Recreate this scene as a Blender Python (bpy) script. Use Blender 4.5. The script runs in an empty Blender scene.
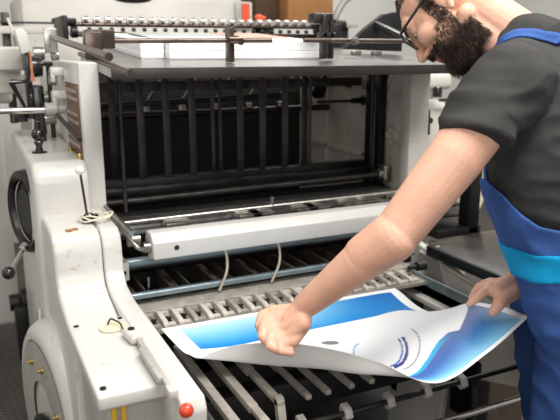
import bpy, bmesh, math, random
import numpy as np
from mathutils import Vector, Matrix, noise
from mathutils.bvhtree import BVHTree
random.seed(4)
SC = bpy.context.scene
C = SC.collection
V = Vector
R = math.radians

# ------------------------------------------------------------------ camera
FPX = 661.0
CAM = V((0, 0, 1.5)); YAW = R(25.9); PIT = R(13.6)
fw = V((math.sin(YAW)*math.cos(PIT), math.cos(YAW)*math.cos(PIT), -math.sin(PIT)))
rt = V((math.cos(YAW), -math.sin(YAW), 0)); up = rt.cross(fw)
cd = bpy.data.cameras.new('camera'); cam = bpy.data.objects.new('camera', cd); C.objects.link(cam)
cd.sensor_width = 36; cd.lens = 36*FPX/560
cam.matrix_world = Matrix.Translation(CAM) @ Matrix((rt, up, -fw)).transposed().to_4x4()
cd.clip_start = .05
cd.dof.use_dof = True; cd.dof.focus_distance = 1.4; cd.dof.aperture_fstop = 5.0
SC.camera = cam
def at(px, py, d):            # measured point: direction through the picture at a metric depth
    return CAM + d*(fw + rt*((px-280)/FPX) - up*((py-210)/FPX))
def atz(px, py, z):
    r = fw + rt*((px-280)/FPX) - up*((py-210)/FPX)
    return CAM + r*((z-CAM.z)/r.z)

# ------------------------------------------------------------------ materials
def lin(c): return tuple(((x/255+.055)/1.055)**2.4 if x/255 > .04045 else x/255/12.92 for x in c)
def mat(name, rgb, rough=.5, metal=0, var=.08, scale=8, bump=0, bscale=60, coat=0, sss=0, spec=.5, spots=0, spotcol=(60,45,35), stretch=None):
    m = bpy.data.materials.new(name); m.use_nodes = True
    n = m.node_tree.nodes; l = m.node_tree.links; b = n['Principled BSDF']
    tc = n.new('ShaderNodeTexCoord'); src = tc.outputs['Object']
    if stretch:
        mp = n.new('ShaderNodeMapping'); mp.inputs['Scale'].default_value = stretch
        l.new(src, mp.inputs['Vector']); src = mp.outputs['Vector']
    no = n.new('ShaderNodeTexNoise'); no.inputs['Scale'].default_value = scale; no.inputs['Detail'].default_value = 6
    l.new(src, no.inputs['Vector'])
    cr = n.new('ShaderNodeValToRGB'); c = lin(rgb)
    cr.color_ramp.elements[0].position = .3; cr.color_ramp.elements[1].position = .7
    cr.color_ramp.elements[0].color = tuple(x*(1-var*1.6) for x in c)+(1,)
    cr.color_ramp.elements[1].color = tuple(min(1, x*(1+var*.6)) for x in c)+(1,)
    l.new(no.outputs['Fac'], cr.inputs['Fac']); col = cr.outputs['Color']
    if spots:
        n2 = n.new('ShaderNodeTexNoise'); n2.inputs['Scale'].default_value = 45; n2.inputs['Detail'].default_value = 8
        l.new(src, n2.inputs['Vector'])
        r2 = n.new('ShaderNodeValToRGB'); r2.color_ramp.elements[0].position = .66-spots*.1; r2.color_ramp.elements[1].position = .78-spots*.1
        r2.color_ramp.elements[0].color = (0,0,0,1); r2.color_ramp.elements[1].color = (.7,.7,.7,1)
        l.new(n2.outputs['Fac'], r2.inputs['Fac'])
        mx = n.new('ShaderNodeMixRGB'); l.new(r2.outputs['Color'], mx.inputs['Fac']); l.new(col, mx.inputs['Color1'])
        mx.inputs['Color2'].default_value = lin(spotcol)+(1,); col = mx.outputs['Color']
    l.new(col, b.inputs['Base Color'])
    b.inputs['Roughness'].default_value = rough; b.inputs['Metallic'].default_value = metal
    b.inputs['Coat Weight'].default_value = coat; b.inputs['Coat Roughness'].default_value = .12
    b.inputs['Specular IOR Level'].default_value = spec
    if sss:
        b.inputs['Subsurface Weight'].default_value = sss; b.inputs['Subsurface Radius'].default_value = (.012,.005,.003); b.inputs['Subsurface Scale'].default_value = 1
    if bump:
        n3 = n.new('ShaderNodeTexNoise'); n3.inputs['Scale'].default_value = bscale; n3.inputs['Detail'].default_value = 5
        l.new(src, n3.inputs['Vector'])
        bp = n.new('ShaderNodeBump'); bp.inputs['Strength'].default_value = bump; bp.inputs['Distance'].default_value = .004
        l.new(n3.outputs['Fac'], bp.inputs['Height']); l.new(bp.outputs['Normal'], b.inputs['Normal'])
    return m
M = dict(
 white=mat('press_white_enamel', (204,201,195), .32, var=.05, scale=5, coat=.25, spots=.05, spotcol=(150,135,115)),
 white2=mat('aged_cream_enamel', (202,198,189), .4, var=.08, scale=6, spots=.25, spotcol=(120,105,85)),
 grey=mat('grey_enamel', (168,165,158), .4, var=.1, scale=7, spots=.25),
 alu=mat('worn_grey_alloy', (182,175,164), .45, .3, var=.18, scale=30, spots=.4, spotcol=(70,60,50)),
 inner=mat('inner_frame_enamel', (206,198,186), .5, var=.18, scale=9, spots=.5),
 steel=mat('worn_steel', (175,172,166), .32, 1, var=.2, scale=30, spots=.4, spotcol=(70,60,50)),
 chrome=mat('polished_rod_steel', (200,196,190), .18, 1, var=.1, scale=20),
 brown=mat('oiled_brown_steel', (105,92,84), .28, .9, var=.25, scale=25),
 dsteel=mat('dark_oiled_steel', (70,68,66), .38, .8, var=.3, scale=20, spots=.2),
 bluest=mat('blue_grey_rail_paint', (138,154,160), .3, .5, var=.12, scale=20, spots=.2),
 black=mat('black_iron', (24,23,23), .42, .2, var=.3, scale=20),
 blackpl=mat('black_plastic', (20,20,21), .22, 0, var=.1, coat=.4),
 dark=mat('shade_dark_interior', (20,18,17), .7, 0, var=.4, scale=12),  # near-black base colour carries the shade inside and under the press
 slat=mat('dark_guide_slat', (66,62,60), .45, .4, var=.35, scale=14),
 trough=mat('dusty_brown_channel', (92,82,72), .6, .2, var=.35, scale=18, spots=.4),
 board=mat('black_board_laminate', (62,55,51), .22, 0, var=.35, scale=9, coat=.3, spots=.15, spotcol=(120,110,100)),
 boardedge=mat('board_metal_edge', (58,66,68), .35, .6, var=.2, scale=25),
 feed=mat('steel_feedboard', (150,148,144), .28, .7, var=.18, scale=5, spots=.2),
 feededge=mat('feedboard_dark_edge', (62,58,54), .35, .5, var=.15, scale=12),
 paper=mat('white_paper', (240,240,239), .7, 0, var=.01, scale=3),
 plate=mat('brown_nameplate', (112,82,66), .4, .2, var=.15, scale=15),
 plateink=mat('nameplate_relief', (190,176,160), .4, .3, var=.1),
 copper=mat('copper_strip', (196,132,92), .35, .6, var=.2, scale=30),
 brass=mat('brass_fitting', (186,158,92), .3, .8, var=.15, scale=30),
 cream=mat('cream_plastic', (222,214,180), .4, 0, var=.06),
 ivory=mat('ivory_knob', (238,234,222), .2, 0, var=.02, coat=.5),
 red=mat('red_knob_plastic', (206,62,28), .22, 0, var=.05, coat=.5),
 yellow=mat('yellow_paint', (222,172,44), .45, 0, var=.08),
 cable=mat('ivory_cable', (214,206,186), .45, 0, var=.05),
 hose=mat('grey_hose', (140,138,130), .4, 0, var=.1),
 rubberhole=mat('black_hole_lining', (10,10,10), .8, 0, var=.1),
 card=mat('cardboard', (150,104,58), .8, 0, var=.1, scale=6),
 cardd=mat('dark_cardboard', (70,50,34), .85, 0, var=.15, scale=6),
 orange=mat('orange_red_label', (222,84,44), .5, 0, var=.03),
 wall=mat('plastered_wall', (212,210,204), .85, 0, var=.05, scale=2),
 skin=mat('skin', (225,174,148), .5, 0, var=.09, scale=16, bump=.15, bscale=140, sss=.18),
 shirt=mat('charcoal_cotton', (62,61,60), .9, 0, var=.14, scale=9, bump=.25, bscale=500, spec=.2),
 denim=mat('royal_blue_workwear', (62,94,158), .85, 0, var=.16, scale=10, bump=.35, bscale=420, spec=.2),
 cyan=mat('bright_cyan_workwear', (18,158,214), .8, 0, var=.08, scale=10, bump=.3, bscale=420, spec=.2),
 hair=mat('dark_brown_hair', (74,57,48), .55, 0, var=.3, scale=60),
 grime=mat('brown_floor_box', (120,106,92), .7, 0, var=.2, scale=8),
 lip=mat('lip_skin', (168,104,88), .45, 0, var=.05, sss=.3),
 eye=mat('eye_white', (225,220,214), .2, 0, var=.02),
 shoe=mat('black_leather', (28,26,25), .4, 0, var=.2),
)
def glass():
    m = bpy.data.materials.new('lens_glass'); m.use_nodes = True; b = m.node_tree.nodes['Principled BSDF']
    b.inputs['Transmission Weight'].default_value = 1; b.inputs['Roughness'].default_value = .02; b.inputs['IOR'].default_value = 1.05
    return m
M['glass'] = glass()
def floor_mat():
    m = bpy.data.materials.new('dark_tread_floor'); m.use_nodes = True
    n = m.node_tree.nodes; l = m.node_tree.links; b = n['Principled BSDF']
    tc = n.new('ShaderNodeTexCoord'); mp = n.new('ShaderNodeMapping'); mp.inputs['Rotation'].default_value = (0,0,R(38))
    l.new(tc.outputs['Object'], mp.inputs['Vector'])
    br = n.new('ShaderNodeTexBrick'); br.inputs['Scale'].default_value = 11
    br.inputs['Color1'].default_value = (.05,.045,.04,1); br.inputs['Color2'].default_value = (.03,.027,.024,1); br.inputs['Mortar'].default_value = (.16,.14,.12,1)
    br.inputs['Mortar Size'].default_value = .06; br.inputs['Mortar Smooth'].default_value = .6
    l.new(mp.outputs['Vector'], br.inputs['Vector'])
    no = n.new('ShaderNodeTexNoise'); no.inputs['Scale'].default_value = 14; no.inputs['Detail'].default_value = 8; l.new(tc.outputs['Object'], no.inputs['Vector'])
    mx = n.new('ShaderNodeMixRGB'); mx.blend_type = 'MULTIPLY'; mx.inputs['Fac'].default_value = .8
    l.new(br.outputs['Color'], mx.inputs['Color1']); l.new(no.outputs['Fac'], mx.inputs['Color2']); 
    mx2 = n.new('ShaderNodeMixRGB'); mx2.blend_type = 'ADD'; mx2.inputs['Fac'].default_value = 1; mx2.inputs['Color2'].default_value = (.02,.018,.016,1)
    l.new(mx.outputs['Color'], mx2.inputs['Color1']); l.new(mx2.outputs['Color'], b.inputs['Base Color'])
    bp = n.new('ShaderNodeBump'); bp.inputs['Strength'].default_value = .6; bp.inputs['Distance'].default_value = .004
    l.new(br.outputs['Fac'], bp.inputs['Height']); l.new(bp.outputs['Normal'], b.inputs['Normal'])
    b.inputs['Roughness'].default_value = .5
    return m
M['floor'] = floor_mat()

# ------------------------------------------------------------------ mesh helpers
def new(): return bmesh.new()
def box(bm, x0, x1, y0, y1, z0, z1, bev=0, seg=2, mx=None):
    vs = [bm.verts.new((x, y, z)) for x in (x0, x1) for y in (y0, y1) for z in (z0, z1)]
    idx = [(0,1,3,2),(4,6,7,5),(0,4,5,1),(2,3,7,6),(0,2,6,4),(1,5,7,3)]
    fs = [bm.faces.new([vs[i] for i in f]) for f in idx]
    allv = list(vs)
    if bev:
        es = list({e for f in fs for e in f.edges})
        r = bmesh.ops.bevel(bm, geom=es, offset=bev, segments=seg, affect='EDGES', profile=.5)
        allv = list({v for f in r['faces'] for v in f.verts} | {v for v in vs if v.is_valid})
    if mx is not None: bmesh.ops.transform(bm, matrix=mx, verts=allv)
    return allv
def prism(bm, pts, axis, a, b, bev=0, seg=3):
    """pts 2D outline; axis 'x': pts=(y,z); 'y': (x,z); 'z': (x,y)"""
    def mk(p, t):
        return {'x': (t, p[0], p[1]), 'y': (p[0], t, p[1]), 'z': (p[0], p[1], t)}[axis]
    A = [bm.verts.new(mk(p, a)) for p in pts]; B = [bm.verts.new(mk(p, b)) for p in pts]
    fs = [bm.faces.new(A), bm.faces.new(B[::-1])]
    n = len(pts)
    for i in range(n): fs.append(bm.faces.new((A[i], B[i], B[(i+1) % n], A[(i+1) % n])))
    bmesh.ops.recalc_face_normals(bm, faces=fs)
    if bev:
        es = list({e for f in fs for e in f.edges})
        bmesh.ops.bevel(bm, geom=es, offset=bev, segments=seg, affect='EDGES', profile=.5, clamp_overlap=True)
def frame_of(d):
    d = d.normalized(); a = V((0,0,1)) if abs(d.z) < .95 else V((0,1,0))
    u = d.cross(a).normalized(); return u, d.cross(u).normalized()
def tube(bm, pts, r, n=12, cap=True):
    pts = [V(p) for p in pts]; rs = r if isinstance(r, (list, tuple)) else [r]*len(pts)
    rings = []; u = None
    for i, p in enumerate(pts):
        d = (pts[min(i+1, len(pts)-1)]-pts[max(i-1, 0)]).normalized()
        if u is None: u, w = frame_of(d)
        else:
            u = (u-d*u.dot(d)).normalized(); w = d.cross(u)
        rings.append([bm.verts.new(p+(u*math.cos(2*math.pi*k/n)+w*math.sin(2*math.pi*k/n))*rs[i]) for k in range(n)])
    fs = []
    for a, b in zip(rings, rings[1:]):
        for k in range(n): fs.append(bm.faces.new((a[k], a[(k+1) % n], b[(k+1) % n], b[k])))
    if cap: fs += [bm.faces.new(rings[0][::-1]), bm.faces.new(rings[-1])]
    bmesh.ops.recalc_face_normals(bm, faces=fs)
def curve(pts, n=8):
    pts = [V(p) for p in pts]; P = [pts[0]*2-pts[1]]+pts+[pts[-1]*2-pts[-2]]; out = []
    for i in range(1, len(P)-2):
        for k in range(n):
            t = k/n; a, b, c, d = P[i-1:i+3]
            out.append(.5*((2*b)+(c-a)*t+(2*a-5*b+4*c-d)*t*t+(3*b-a-3*c+d)*t**3))
    return out+[pts[-1]]
def lathe(bm, o, ax, prof, n=32):
    """prof: list of (distance along axis, radius)"""
    o = V(o); ax = V(ax).normalized(); u, w = frame_of(ax); rings = []; fs = []
    for t, r in prof:
        if r < 1e-6: rings.append([bm.verts.new(o+ax*t)])
        else: rings.append([bm.verts.new(o+ax*t+(u*math.cos(2*math.pi*k/n)+w*math.sin(2*math.pi*k/n))*r) for k in range(n)])
    for a, b in zip(rings, rings[1:]):
        for k in range(n):
            k2 = (k+1) % n
            if len(a) == 1 and len(b) == 1: continue
            if len(a) == 1: fs.append(bm.faces.new((a[0], b[k2], b[k])))
            elif len(b) == 1: fs.append(bm.faces.new((a[k], a[k2], b[0])))
            else: fs.append(bm.faces.new((a[k], a[k2], b[k2], b[k])))
    bmesh.ops.recalc_face_normals(bm, faces=fs)
def ball(bm, c, r, n=20, sc=(1,1,1)):
    bmesh.ops.create_uvsphere(bm, u_segments=n, v_segments=n//2+2, radius=r, matrix=Matrix.Translation(V(c)) @ Matrix.Diagonal(V(sc).to_4d()))
def obj(name, bm, m, parent=None, ang=38, label=None):
    me = bpy.data.meshes.new(name); bm.to_mesh(me); bm.free()
    for p in me.polygons: p.use_smooth = True
    me.set_sharp_from_angle(angle=R(ang))
    me.materials.append(M[m] if isinstance(m, str) else m)
    o = bpy.data.objects.new(name, me); C.objects.link(o)
    if parent is not None:
        o.parent = parent; o.matrix_parent_inverse = parent_world(parent).inverted()
    if label: o['label'] = label
    return o
def parent_world(p):
    w = p.matrix_basis.copy()
    if p.parent: w = parent_world(p.parent) @ p.matrix_parent_inverse @ w
    return w
def thing(name, label, cat, loc, group=None):
    o = bpy.data.objects.new(name, None); C.objects.link(o); o.location = loc; o.empty_display_size = .1
    o['label'] = label; o['category'] = cat
    if group: o['group'] = group
    return o
def tag(o, label, cat, group=None):
    o['label'] = label; o['category'] = cat
    if group: o['group'] = group
    return o
def struct(name, bm, m):
    o = obj(name, bm, m); o['kind'] = 'structure'; return o
def B(name, m, parent, *a, bev=.002, seg=2, mx=None, label=None):
    bm = new(); box(bm, *a, bev=bev, seg=seg, mx=mx); return obj(name, bm, m, parent, label=label)
def T(name, m, parent, pts, r, n=12, label=None):
    bm = new(); tube(bm, pts, r, n); return obj(name, bm, m, parent, label=label)
def L(name, m, parent, o, ax, prof, n=32, label=None):
    bm = new(); lathe(bm, o, ax, prof, n); return obj(name, bm, m, parent, label=label)

# ------------------------------------------------------------------ setting
bm = new(); box(bm, -2.5, 5, -1.2, 5.6, -.1, 0); struct('floor', bm, 'floor')
bm = new(); box(bm, -2.5, 5, 5.5, 5.6, 0, 3.4); struct('wall_back', bm, 'wall')
bm = new(); box(bm, -2.6, -2.5, -1.2, 5.6, 0, 3.4); struct('wall_left', bm, 'wall')
bm = new(); box(bm, 4.9, 5, -1.2, 5.5, 0, 3.4); struct('wall_right', bm, 'wall')

# ------------------------------------------------------------------ PRESS
press = thing('printing_press', 'large white enamelled cylinder printing press with open dark feeder and delivery', 'printing press', (.8, 1.9, 0))
pp = press
XL, XR = .336, 1.318
# frames
bm = new(); box(bm, .285, XL, 1.75, 2.6, .3, 1.47, bev=.006); obj('side_frame', bm, 'white', pp, label='left white upright frame')
bm = new(); box(bm, XR, 1.395, 1.75, 1.80, .3, 1.45, bev=.006)
box(bm, 1.345, 1.385, 1.79, 2.6, .3, 1.45, bev=.004)
sf = obj('side_frame', bm, 'white2', pp, label='right white upright frame')
# inner liner of right frame: ribs + bosses
bm = new(); box(bm, 1.335, 1.346, 1.81, 2.55, .6, 1.44)
for y in (2.02, 2.30): box(bm, 1.322, 1.337, y, y+.02, 1.0, 1.44, bev=.003)
box(bm, 1.322, 1.337, 2.0, 2.5, 1.12, 1.14, bev=.003)
box(bm, 1.322, 1.337, 2.0, 2.5, 1.36, 1.375, bev=.003)
for a in ((1.87, 1.44, 1.93, 1.36), (1.93, 1.36, 1.83, 1.29)): tube(bm, [(1.336, a[0], a[1]), (1.336, a[2], a[3])], .006)
lathe(bm, (1.34, 1.86, 1.215), (-1,0,0), [(0,.03),(.02,.028),(.02,.016),(.0,.016)])
obj('frame_liner', bm, 'inner', pp, label='cream ribbed inner face of right frame')
for (y, r) in ((1.965, .013), (1.925, .008)): pass
bm = new(); box(bm, 1.30, 1.325, 1.895, 1.925, 1.03, 1.44, bev=.002); box(bm, 1.302, 1.32, 1.965, 1.99, 1.03, 1.44, bev=.002)
obj('guide_post', bm, 'black', pp)
T('guide_rod', 'dsteel', pp, [(1.30, 1.945, 1.04), (1.30, 1.945, 1.44)], .006)
bm = new(); lathe(bm, (1.335, 2.128, 1.374), (-1,0,0), [(0,.014),(.012,.014),(.014,.009),(.03,.009),(.03,0)]); obj('pivot_shaft', bm, 'black', pp)
bm = new(); lathe(bm, (1.335, 2.037, 1.324), (-1,0,0), [(0,.019),(.014,.019),(.016,.011),(.06,.010),(.062,.005),(.20,.005),(.20,0)]); obj('pivot_shaft', bm, 'black', pp)
bm = new(); lathe(bm, (1.335, 2.36, 1.37), (-1,0,0), [(0,.06),(.03,.06),(.04,.04),(.04,0)]); obj('hand_wheel', bm, 'black', pp)
# interior back and floor
bm = new(); box(bm, XL+.002, 1.344, 2.56, 2.58, .3, 1.44); obj('shade_backing', bm, 'dark', pp)  # dark sheet added behind the opening, its colour stands in for deep shade
# slats
sl = [(108.5, 2.1), (137, 2.0), (163.5, 2.0), (190, 2.0), (211, 2.0), (218.5, 2.03), (239, 2.0), (262, 2.0), (285, 2.0), (305, 2.02)]
for px, Y in sl:
    k = (Y-0); az = YAW+math.atan((px-280)/680); X = Y*math.tan(az); w = .011 if px not in (211, 218.5) else .0055
    bm = new(); box(bm, X-w, X+w, Y-.004, Y+.004, 1.1, 1.44, bev=.001)
    for z in (1.375, 1.15): lathe(bm, (X, Y-.004, z), (0,-1,0), [(0,.004),(.002,.004),(.003,0)], 10)
    obj('guide_slat', bm, 'slat', pp)
T('guide_slat', 'slat', pp, [(.405, 1.84, 1.05), (.405, 1.84, 1.44)], .006, label='slim upright bar at the front left')
T('guide_slat', 'slat', pp, [(1.085, 2.0, 1.05), (1.085, 2.0, 1.44)], .006, label='slim upright bar near the right frame')
B('cross_bar', 'slat', pp, XL, 1.33, 2.06, 2.075, 1.375, 1.405)
T('cross_shaft', 'dsteel', pp, [(XL, 2.15, 1.325), (1.1, 2.15, 1.345)], .009)
T('cross_shaft', 'dsteel', pp, [(XL, 2.3, 1.28), (1.33, 2.3, 1.28)], .012)
bm = new()
for i in range(6):
    x = .62+.13*i; tube(bm, [(x, 2.35, 1.33), (x+.05, 2.3, 1.42)], .005)
    box(bm, x-.04, x-.015, 2.28, 2.3, 1.29, 1.31, bev=.002)
obj('sucker_linkage', bm, 'steel', pp)
# lower rails of opening
B('sill_bar', 'dsteel', pp, XL, 1.30, 1.93, 1.96, 1.075, 1.10, bev=.003)
B('sill_bar', 'black', pp, XL, 1.31, 1.98, 2.02, 1.05, 1.115, bev=.003)
T('cross_tube', 'dsteel', pp, [(XL, 1.85, 1.078), (1.27, 1.85, 1.087)], .011, 16)
bm = new(); box(bm, 1.28, 1.312, 1.83, 1.87, 1.06, 1.12, bev=.004); lathe(bm, (1.28, 1.85, 1.087), (-1,0,0), [(0,.018),(.015,.018),(.015,0)], 16); obj('tube_bracket', bm, 'steel', pp)
# impression cylinder under opening
bm = new(); tube(bm, [(XL-.0, 1.74, 1.03), (1.40, 1.74, 1.03)], .031, 40); obj('feed_roller', bm, 'steel', pp)
bm = new(); tube(bm, [(XL+.02, 1.70, 1.055), (1.38, 1.70, 1.058)], .007)
for x in (.47, .68, .72, .86, .90, 1.02, 1.09, 1.2): box(bm, x, x+.07, 1.655, 1.70, 1.04, 1.052, bev=.002)
tube(bm, [(.80, 1.70, 1.05), (.80, 1.70, 1.085)], .006)
obj('lay_bar', bm, 'steel', pp)
bm = new(); box(bm, XL, 1.31, 1.79, 1.95, .98, 1.045, bev=.004); obj('feed_plate', bm, 'dark', pp)
# white guard bar, chamfered section
bm = new(); prism(bm, [(1.545,.992),(1.60,.985),(1.625,1.03),(1.605,1.056),(1.568,1.056),(1.545,1.035)], 'x', .402, 1.20, bev=.003)
gb = obj('guard_bar', bm, 'white', pp)
bm = new(); lathe(bm, (.462, 1.5455, 1.018), (0,-1,0), [(0,.0065),(.002,.0065),(.003,.004),(.003,0)], 16); obj('bolt', bm, 'dsteel', gb)
T('roller_shaft', 'bluest', pp, [(.34, 1.66, .955), (1.25, 1.66, .955)], .014, 16)
bm = new(); tube(bm, curve([(.325, 1.68, 1.085), (.345, 1.60, 1.06), (.36, 1.56, 1.035), (.375, 1.555, 1.022), (.402, 1.575, 1.02)]), .006)
lathe(bm, (.385, 1.575, 1.02), (1,0,0), [(0,0),(0,.014),(.018,.014),(.018,0)], 16)
obj('throw_off_lever', bm, 'steel', pp)
bm = new(); tube(bm, [(.322, 1.70, 1.105), (.345, 1.52, 1.075)], [.006,.0075]); lathe(bm, (.352, 1.60, 1.035), (1,0,0), [(0,0),(0,.016),(.03,.016),(.034,0)], 16); obj('throw_off_lever', bm, 'steel', pp)
B('bearing_bracket', 'white2', pp, .322, .352, 1.60, 1.68, .93, .975, bev=.002)
bm = new(); lathe(bm, (.34, 1.5995, .952), (0,-1,0), [(0,.005),(.002,.005),(.002,0)], 12); obj('bolt', bm, 'black', pp)
# hoses
for x0 in (.604, .760):
    T('air_hose', 'cable', pp, curve([(x0, 1.585, .99), (x0+.004, 1.575, .96), (x0+.001, 1.575, .92), (x0-.014, 1.59, .868)]), .0035, 8)
# diagonal troughs running back under the bar
for x in (.40, .53, .66, .79, .92, 1.05, 1.18):
    bm = new()
    for dx in (-.03, .024): box(bm, x+dx, x+dx+.006, 1.66, 2.35, .80, .84)
    box(bm, x-.028, x+.026, 1.66, 2.35, .795, .801)
    box(bm, x-.012, x+.01, 1.72, 2.3, .80, .822, bev=.004)
    lathe(bm, (x, 1.70, .801), (0,0,1), [(0,.02),(.014,.02),(.018,.008),(.03,.008),(.03,0)], 14)
    obj('guide_channel', bm, 'trough', pp)
T('cross_shaft', 'dsteel', pp, [(.33, 1.9, .86), (1.31, 1.9, .86)], .016, 16)
T('cross_shaft', 'dsteel', pp, [(.33, 2.15, .9), (1.31, 2.15, .9)], .03, 20)
bm = new(); box(bm, .33, 1.33, 1.62, 2.5, .62, .66); obj('inner_tray', bm, 'dark', pp)
T('stop_pin', 'chrome', pp, [(.405, 1.62, .875), (.405, 1.62, .925)], .0035, 10)
T('guard_rail', 'bluest', pp, [(.322, 1.60, .885), (1.24, 1.60, .885)], .0095, 16)
# gripper strip
bm = new(); prism(bm, [(1.552,.835),(1.63,.835),(1.63,.858),(1.62,.862),(1.552,.858)], 'x', .345, 1.20, bev=.001); gs = obj('gripper_bar', bm, 'alu', pp)
B('gripper_bed', 'alu', pp, .345, 1.20, 1.455, 1.551, .835, .8445, bev=0)
for i in range(21):
    x = .360+i*.0385
    bm = new()
    prism(bm, [(1.46,.845),(1.548,.845),(1.548,.858),(1.53,.861),(1.475,.858),(1.462,.853)], 'x', x, x+.013, bev=.0015)
    box(bm, x+.013, x+.031, 1.528, 1.546, .845, .857, bev=.0015); box(bm, x+.013, x+.031, 1.462, 1.478, .845, .853, bev=.0015)
    lathe(bm, (x+.0065, 1.528, .860), (0,0,1), [(0,.0035),(.002,.0035),(.002,0)], 10)
    g_ = obj('gripper', bm, 'inner' if i % 3 else 'alu', pp)
    bm = new(); box(bm, x+.0145, x+.0295, 1.482, 1.524, .845, .8475); tube(bm, [(x+.013, 1.503+.006*(i % 3), .852), (x+.031, 1.503, .852)], .0035, 8)
    obj('gripper_pad', bm, 'black', g_)
# delivery slats (run toward the viewer)
def dslat(x, y0, y1, z, w=.0085, hook=False):
    bm = new(); box(bm, x-w, x+w, y0, y1, z-.012, z, bev=.0015)
    box(bm, x-w*1.15, x+w*1.15, y0+.16, y1, z-.016, z+.001, bev=.0015)
    if hook:
        prism(bm, [(y0-.012, z-.07), (y0+.006, z-.07), (y0+.012, z-.02), (y0+.02, z), (y0+.02, z+.006), (y0+.004, z+.004), (y0-.006, z-.03)], 'x', x-w, x+w)
    obj('delivery_slat', bm, 'alu', pp)
dslat(.425, .82, 1.45, .80); dslat(.48, .95, 1.45, .80); dslat(.537, 1.10, 1.45, .80, hook=True)
for x in (.638, .688, .75, .805, .93, .99, 1.05, 1.11): dslat(x, 1.165 if x > .62 else 1.17, 1.45, .757, .0068)
T('delivery_shaft', 'dsteel', pp, [(.345, 1.105, .730), (1.22, 1.105, .730)], .0065, 16)
for x in (.589, .699, .811, .915, 1.02):
    bm = new(); prism(bm, [(1.09,.724),(1.098,.742),(1.12,.747),(1.124,.735),(1.118,.716),(1.10,.713)], 'x', x-.009, x+.009, bev=.0015)
    lathe(bm, (x, 1.108, .744), (0,-.1,1), [(0,.0035),(.002,.0035),(.002,0)], 10)
    obj('shaft_clamp', bm, 'grey', pp)
T('lower_tube', 'chrome', pp, [(.33, 1.28, .50), (1.42, 1.28, .50)], .010, 16)
B('delivery_cross_beam', 'black', pp, .33, 1.31, 1.36, 1.42, .60, .68)
B('delivery_cross_beam', 'black', pp, .33, 1.31, 1.62, 1.66, .45, .70)
# right lower frame
bm = new(); prism(bm, [(1.18,.76),(1.75,.90),(1.80,.98),(1.80,.1),(1.55,.1),(1.50,.50),(1.18,.60)], 'x', 1.318, 1.345, bev=.004)
for (y, z) in ((1.44,.80),(1.36,.76),(1.50,.74),(1.60,.80)): lathe(bm, (1.318, y, z), (-1,0,0), [(0,.008),(.003,.008),(.003,.004),(.0,.004)], 12)
tube(bm, [(1.316, 1.58, .90), (1.316, 1.47, .68)], .009, 8); tube(bm, [(1.316, 1.66, .86), (1.316, 1.40, .83)], .006, 8)
for (y, z, r) in ((1.72,.88,.022),(1.74,.80,.028),(1.64,.79,.018)): lathe(bm, (1.318, y, z), (-1,0,0), [(0,r),(.03,r),(.034,r*.6),(.06,r*.6),(.06,0)], 18)
obj('side_frame', bm, 'white2', pp, label='lower right white frame under the black board')
bm = new(); box(bm, 1.185, 1.215, 1.20, 1.66, .80, .83, bev=.002); box(bm, 1.185, 1.19, 1.20, 1.66, .78, .855); obj('delivery_rail', bm, 'bluest', pp)
bm = new(); box(bm, 1.15, 1.178, 1.20, 1.6, .79, .805, bev=.002); obj('delivery_rail', bm, 'white2', pp, label='pale inner rail beside the sheet')
for (y) in (1.62, 1.54): L('rail_roller', 'dsteel', pp, (1.24, y, .86), (-1,0,0), [(0,0),(0,.014),(.03,.014),(.03,.007),(.06,.007),(.06,0)], 16)
bm = new()
box(bm, 1.36, 1.62, 1.45, 1.8, .08, .56, bev=.01); box(bm, 1.34, 1.36, 1.48, 1.52, .15, .66, bev=.005); box(bm, 1.40, 1.46, 1.40, 1.45, .30, .62, bev=.006)
obj('drive_housing', bm, 'grime', pp)
bm = new(); box(bm, 1.30, 1.36, 1.35, 1.46, .40, .60, bev=.006); tube(bm, [(1.33, 1.4, .6), (1.28, 1.33, .45), (1.22, 1.3, .40)], .012); obj('drive_bracket', bm, 'black', pp)
bm = new(); box(bm, .20, 1.6, 1.5, 2.55, .0, .12, bev=.01); obj('machine_base', bm, 'dark', pp)
bm = new(); box(bm, .33, 1.31, 1.05, 1.5, .02, .06, bev=.005); obj('drip_tray', bm, 'dark', pp)

# left castings: stepped housing
prof = [(1.50,.10),(1.50,.985),(1.515,1.075),(1.555,1.093),(1.675,1.093),(1.685,1.12),(1.69,1.205),(1.715,1.228),(2.30,1.25),(2.30,.10)]
bm = new(); prism(bm, [(1.69,.3),(1.69,1.19),(1.72,1.228),(2.30,1.25),(2.30,.3)], 'x', .150, .286, bev=.016, seg=4)
obj('gear_housing', bm, 'white', pp, 50, label='tall rounded white casting beside the upright frame')
bm = new()
prism(bm, [(1.70,.30),(1.70,1.098),(1.535,1.093),(1.512,1.080),(1.502,1.055),(1.498,1.00),(1.485,.972),(1.45,.958),(1.28,.925),(1.28,.3)], 'x', .162, .2715, bev=.010, seg=4)
obj('gear_housing', bm, 'white', pp, 50, label='lower stepped white casting with the wired lever')
bm = new()
prism(bm, [(.925,.86),(.92,.935),(.932,.955),(1.40,.957),(1.47,.968),(1.495,.995),(1.502,1.055),(1.512,1.080),(1.535,1.093),(1.74,1.096),(1.74,.78),(1.5,.78),(1.4,.86)], 'x', .2725, .317, bev=.006, seg=3)
arm = obj('delivery_arm', bm, 'white', pp, 50)
B('arm_rail', 'dsteel', pp, .320, .335, .86, 1.52, .86, .90, bev=.002)
bm = new(); ball(bm, (.276, .905, .950), .0118, 28); tube(bm, [(.276, .905, .945), (.280, .925, .935)], .006); obj('stop_knob', bm, 'red', pp, 60, label='round orange red push knob')
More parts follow.
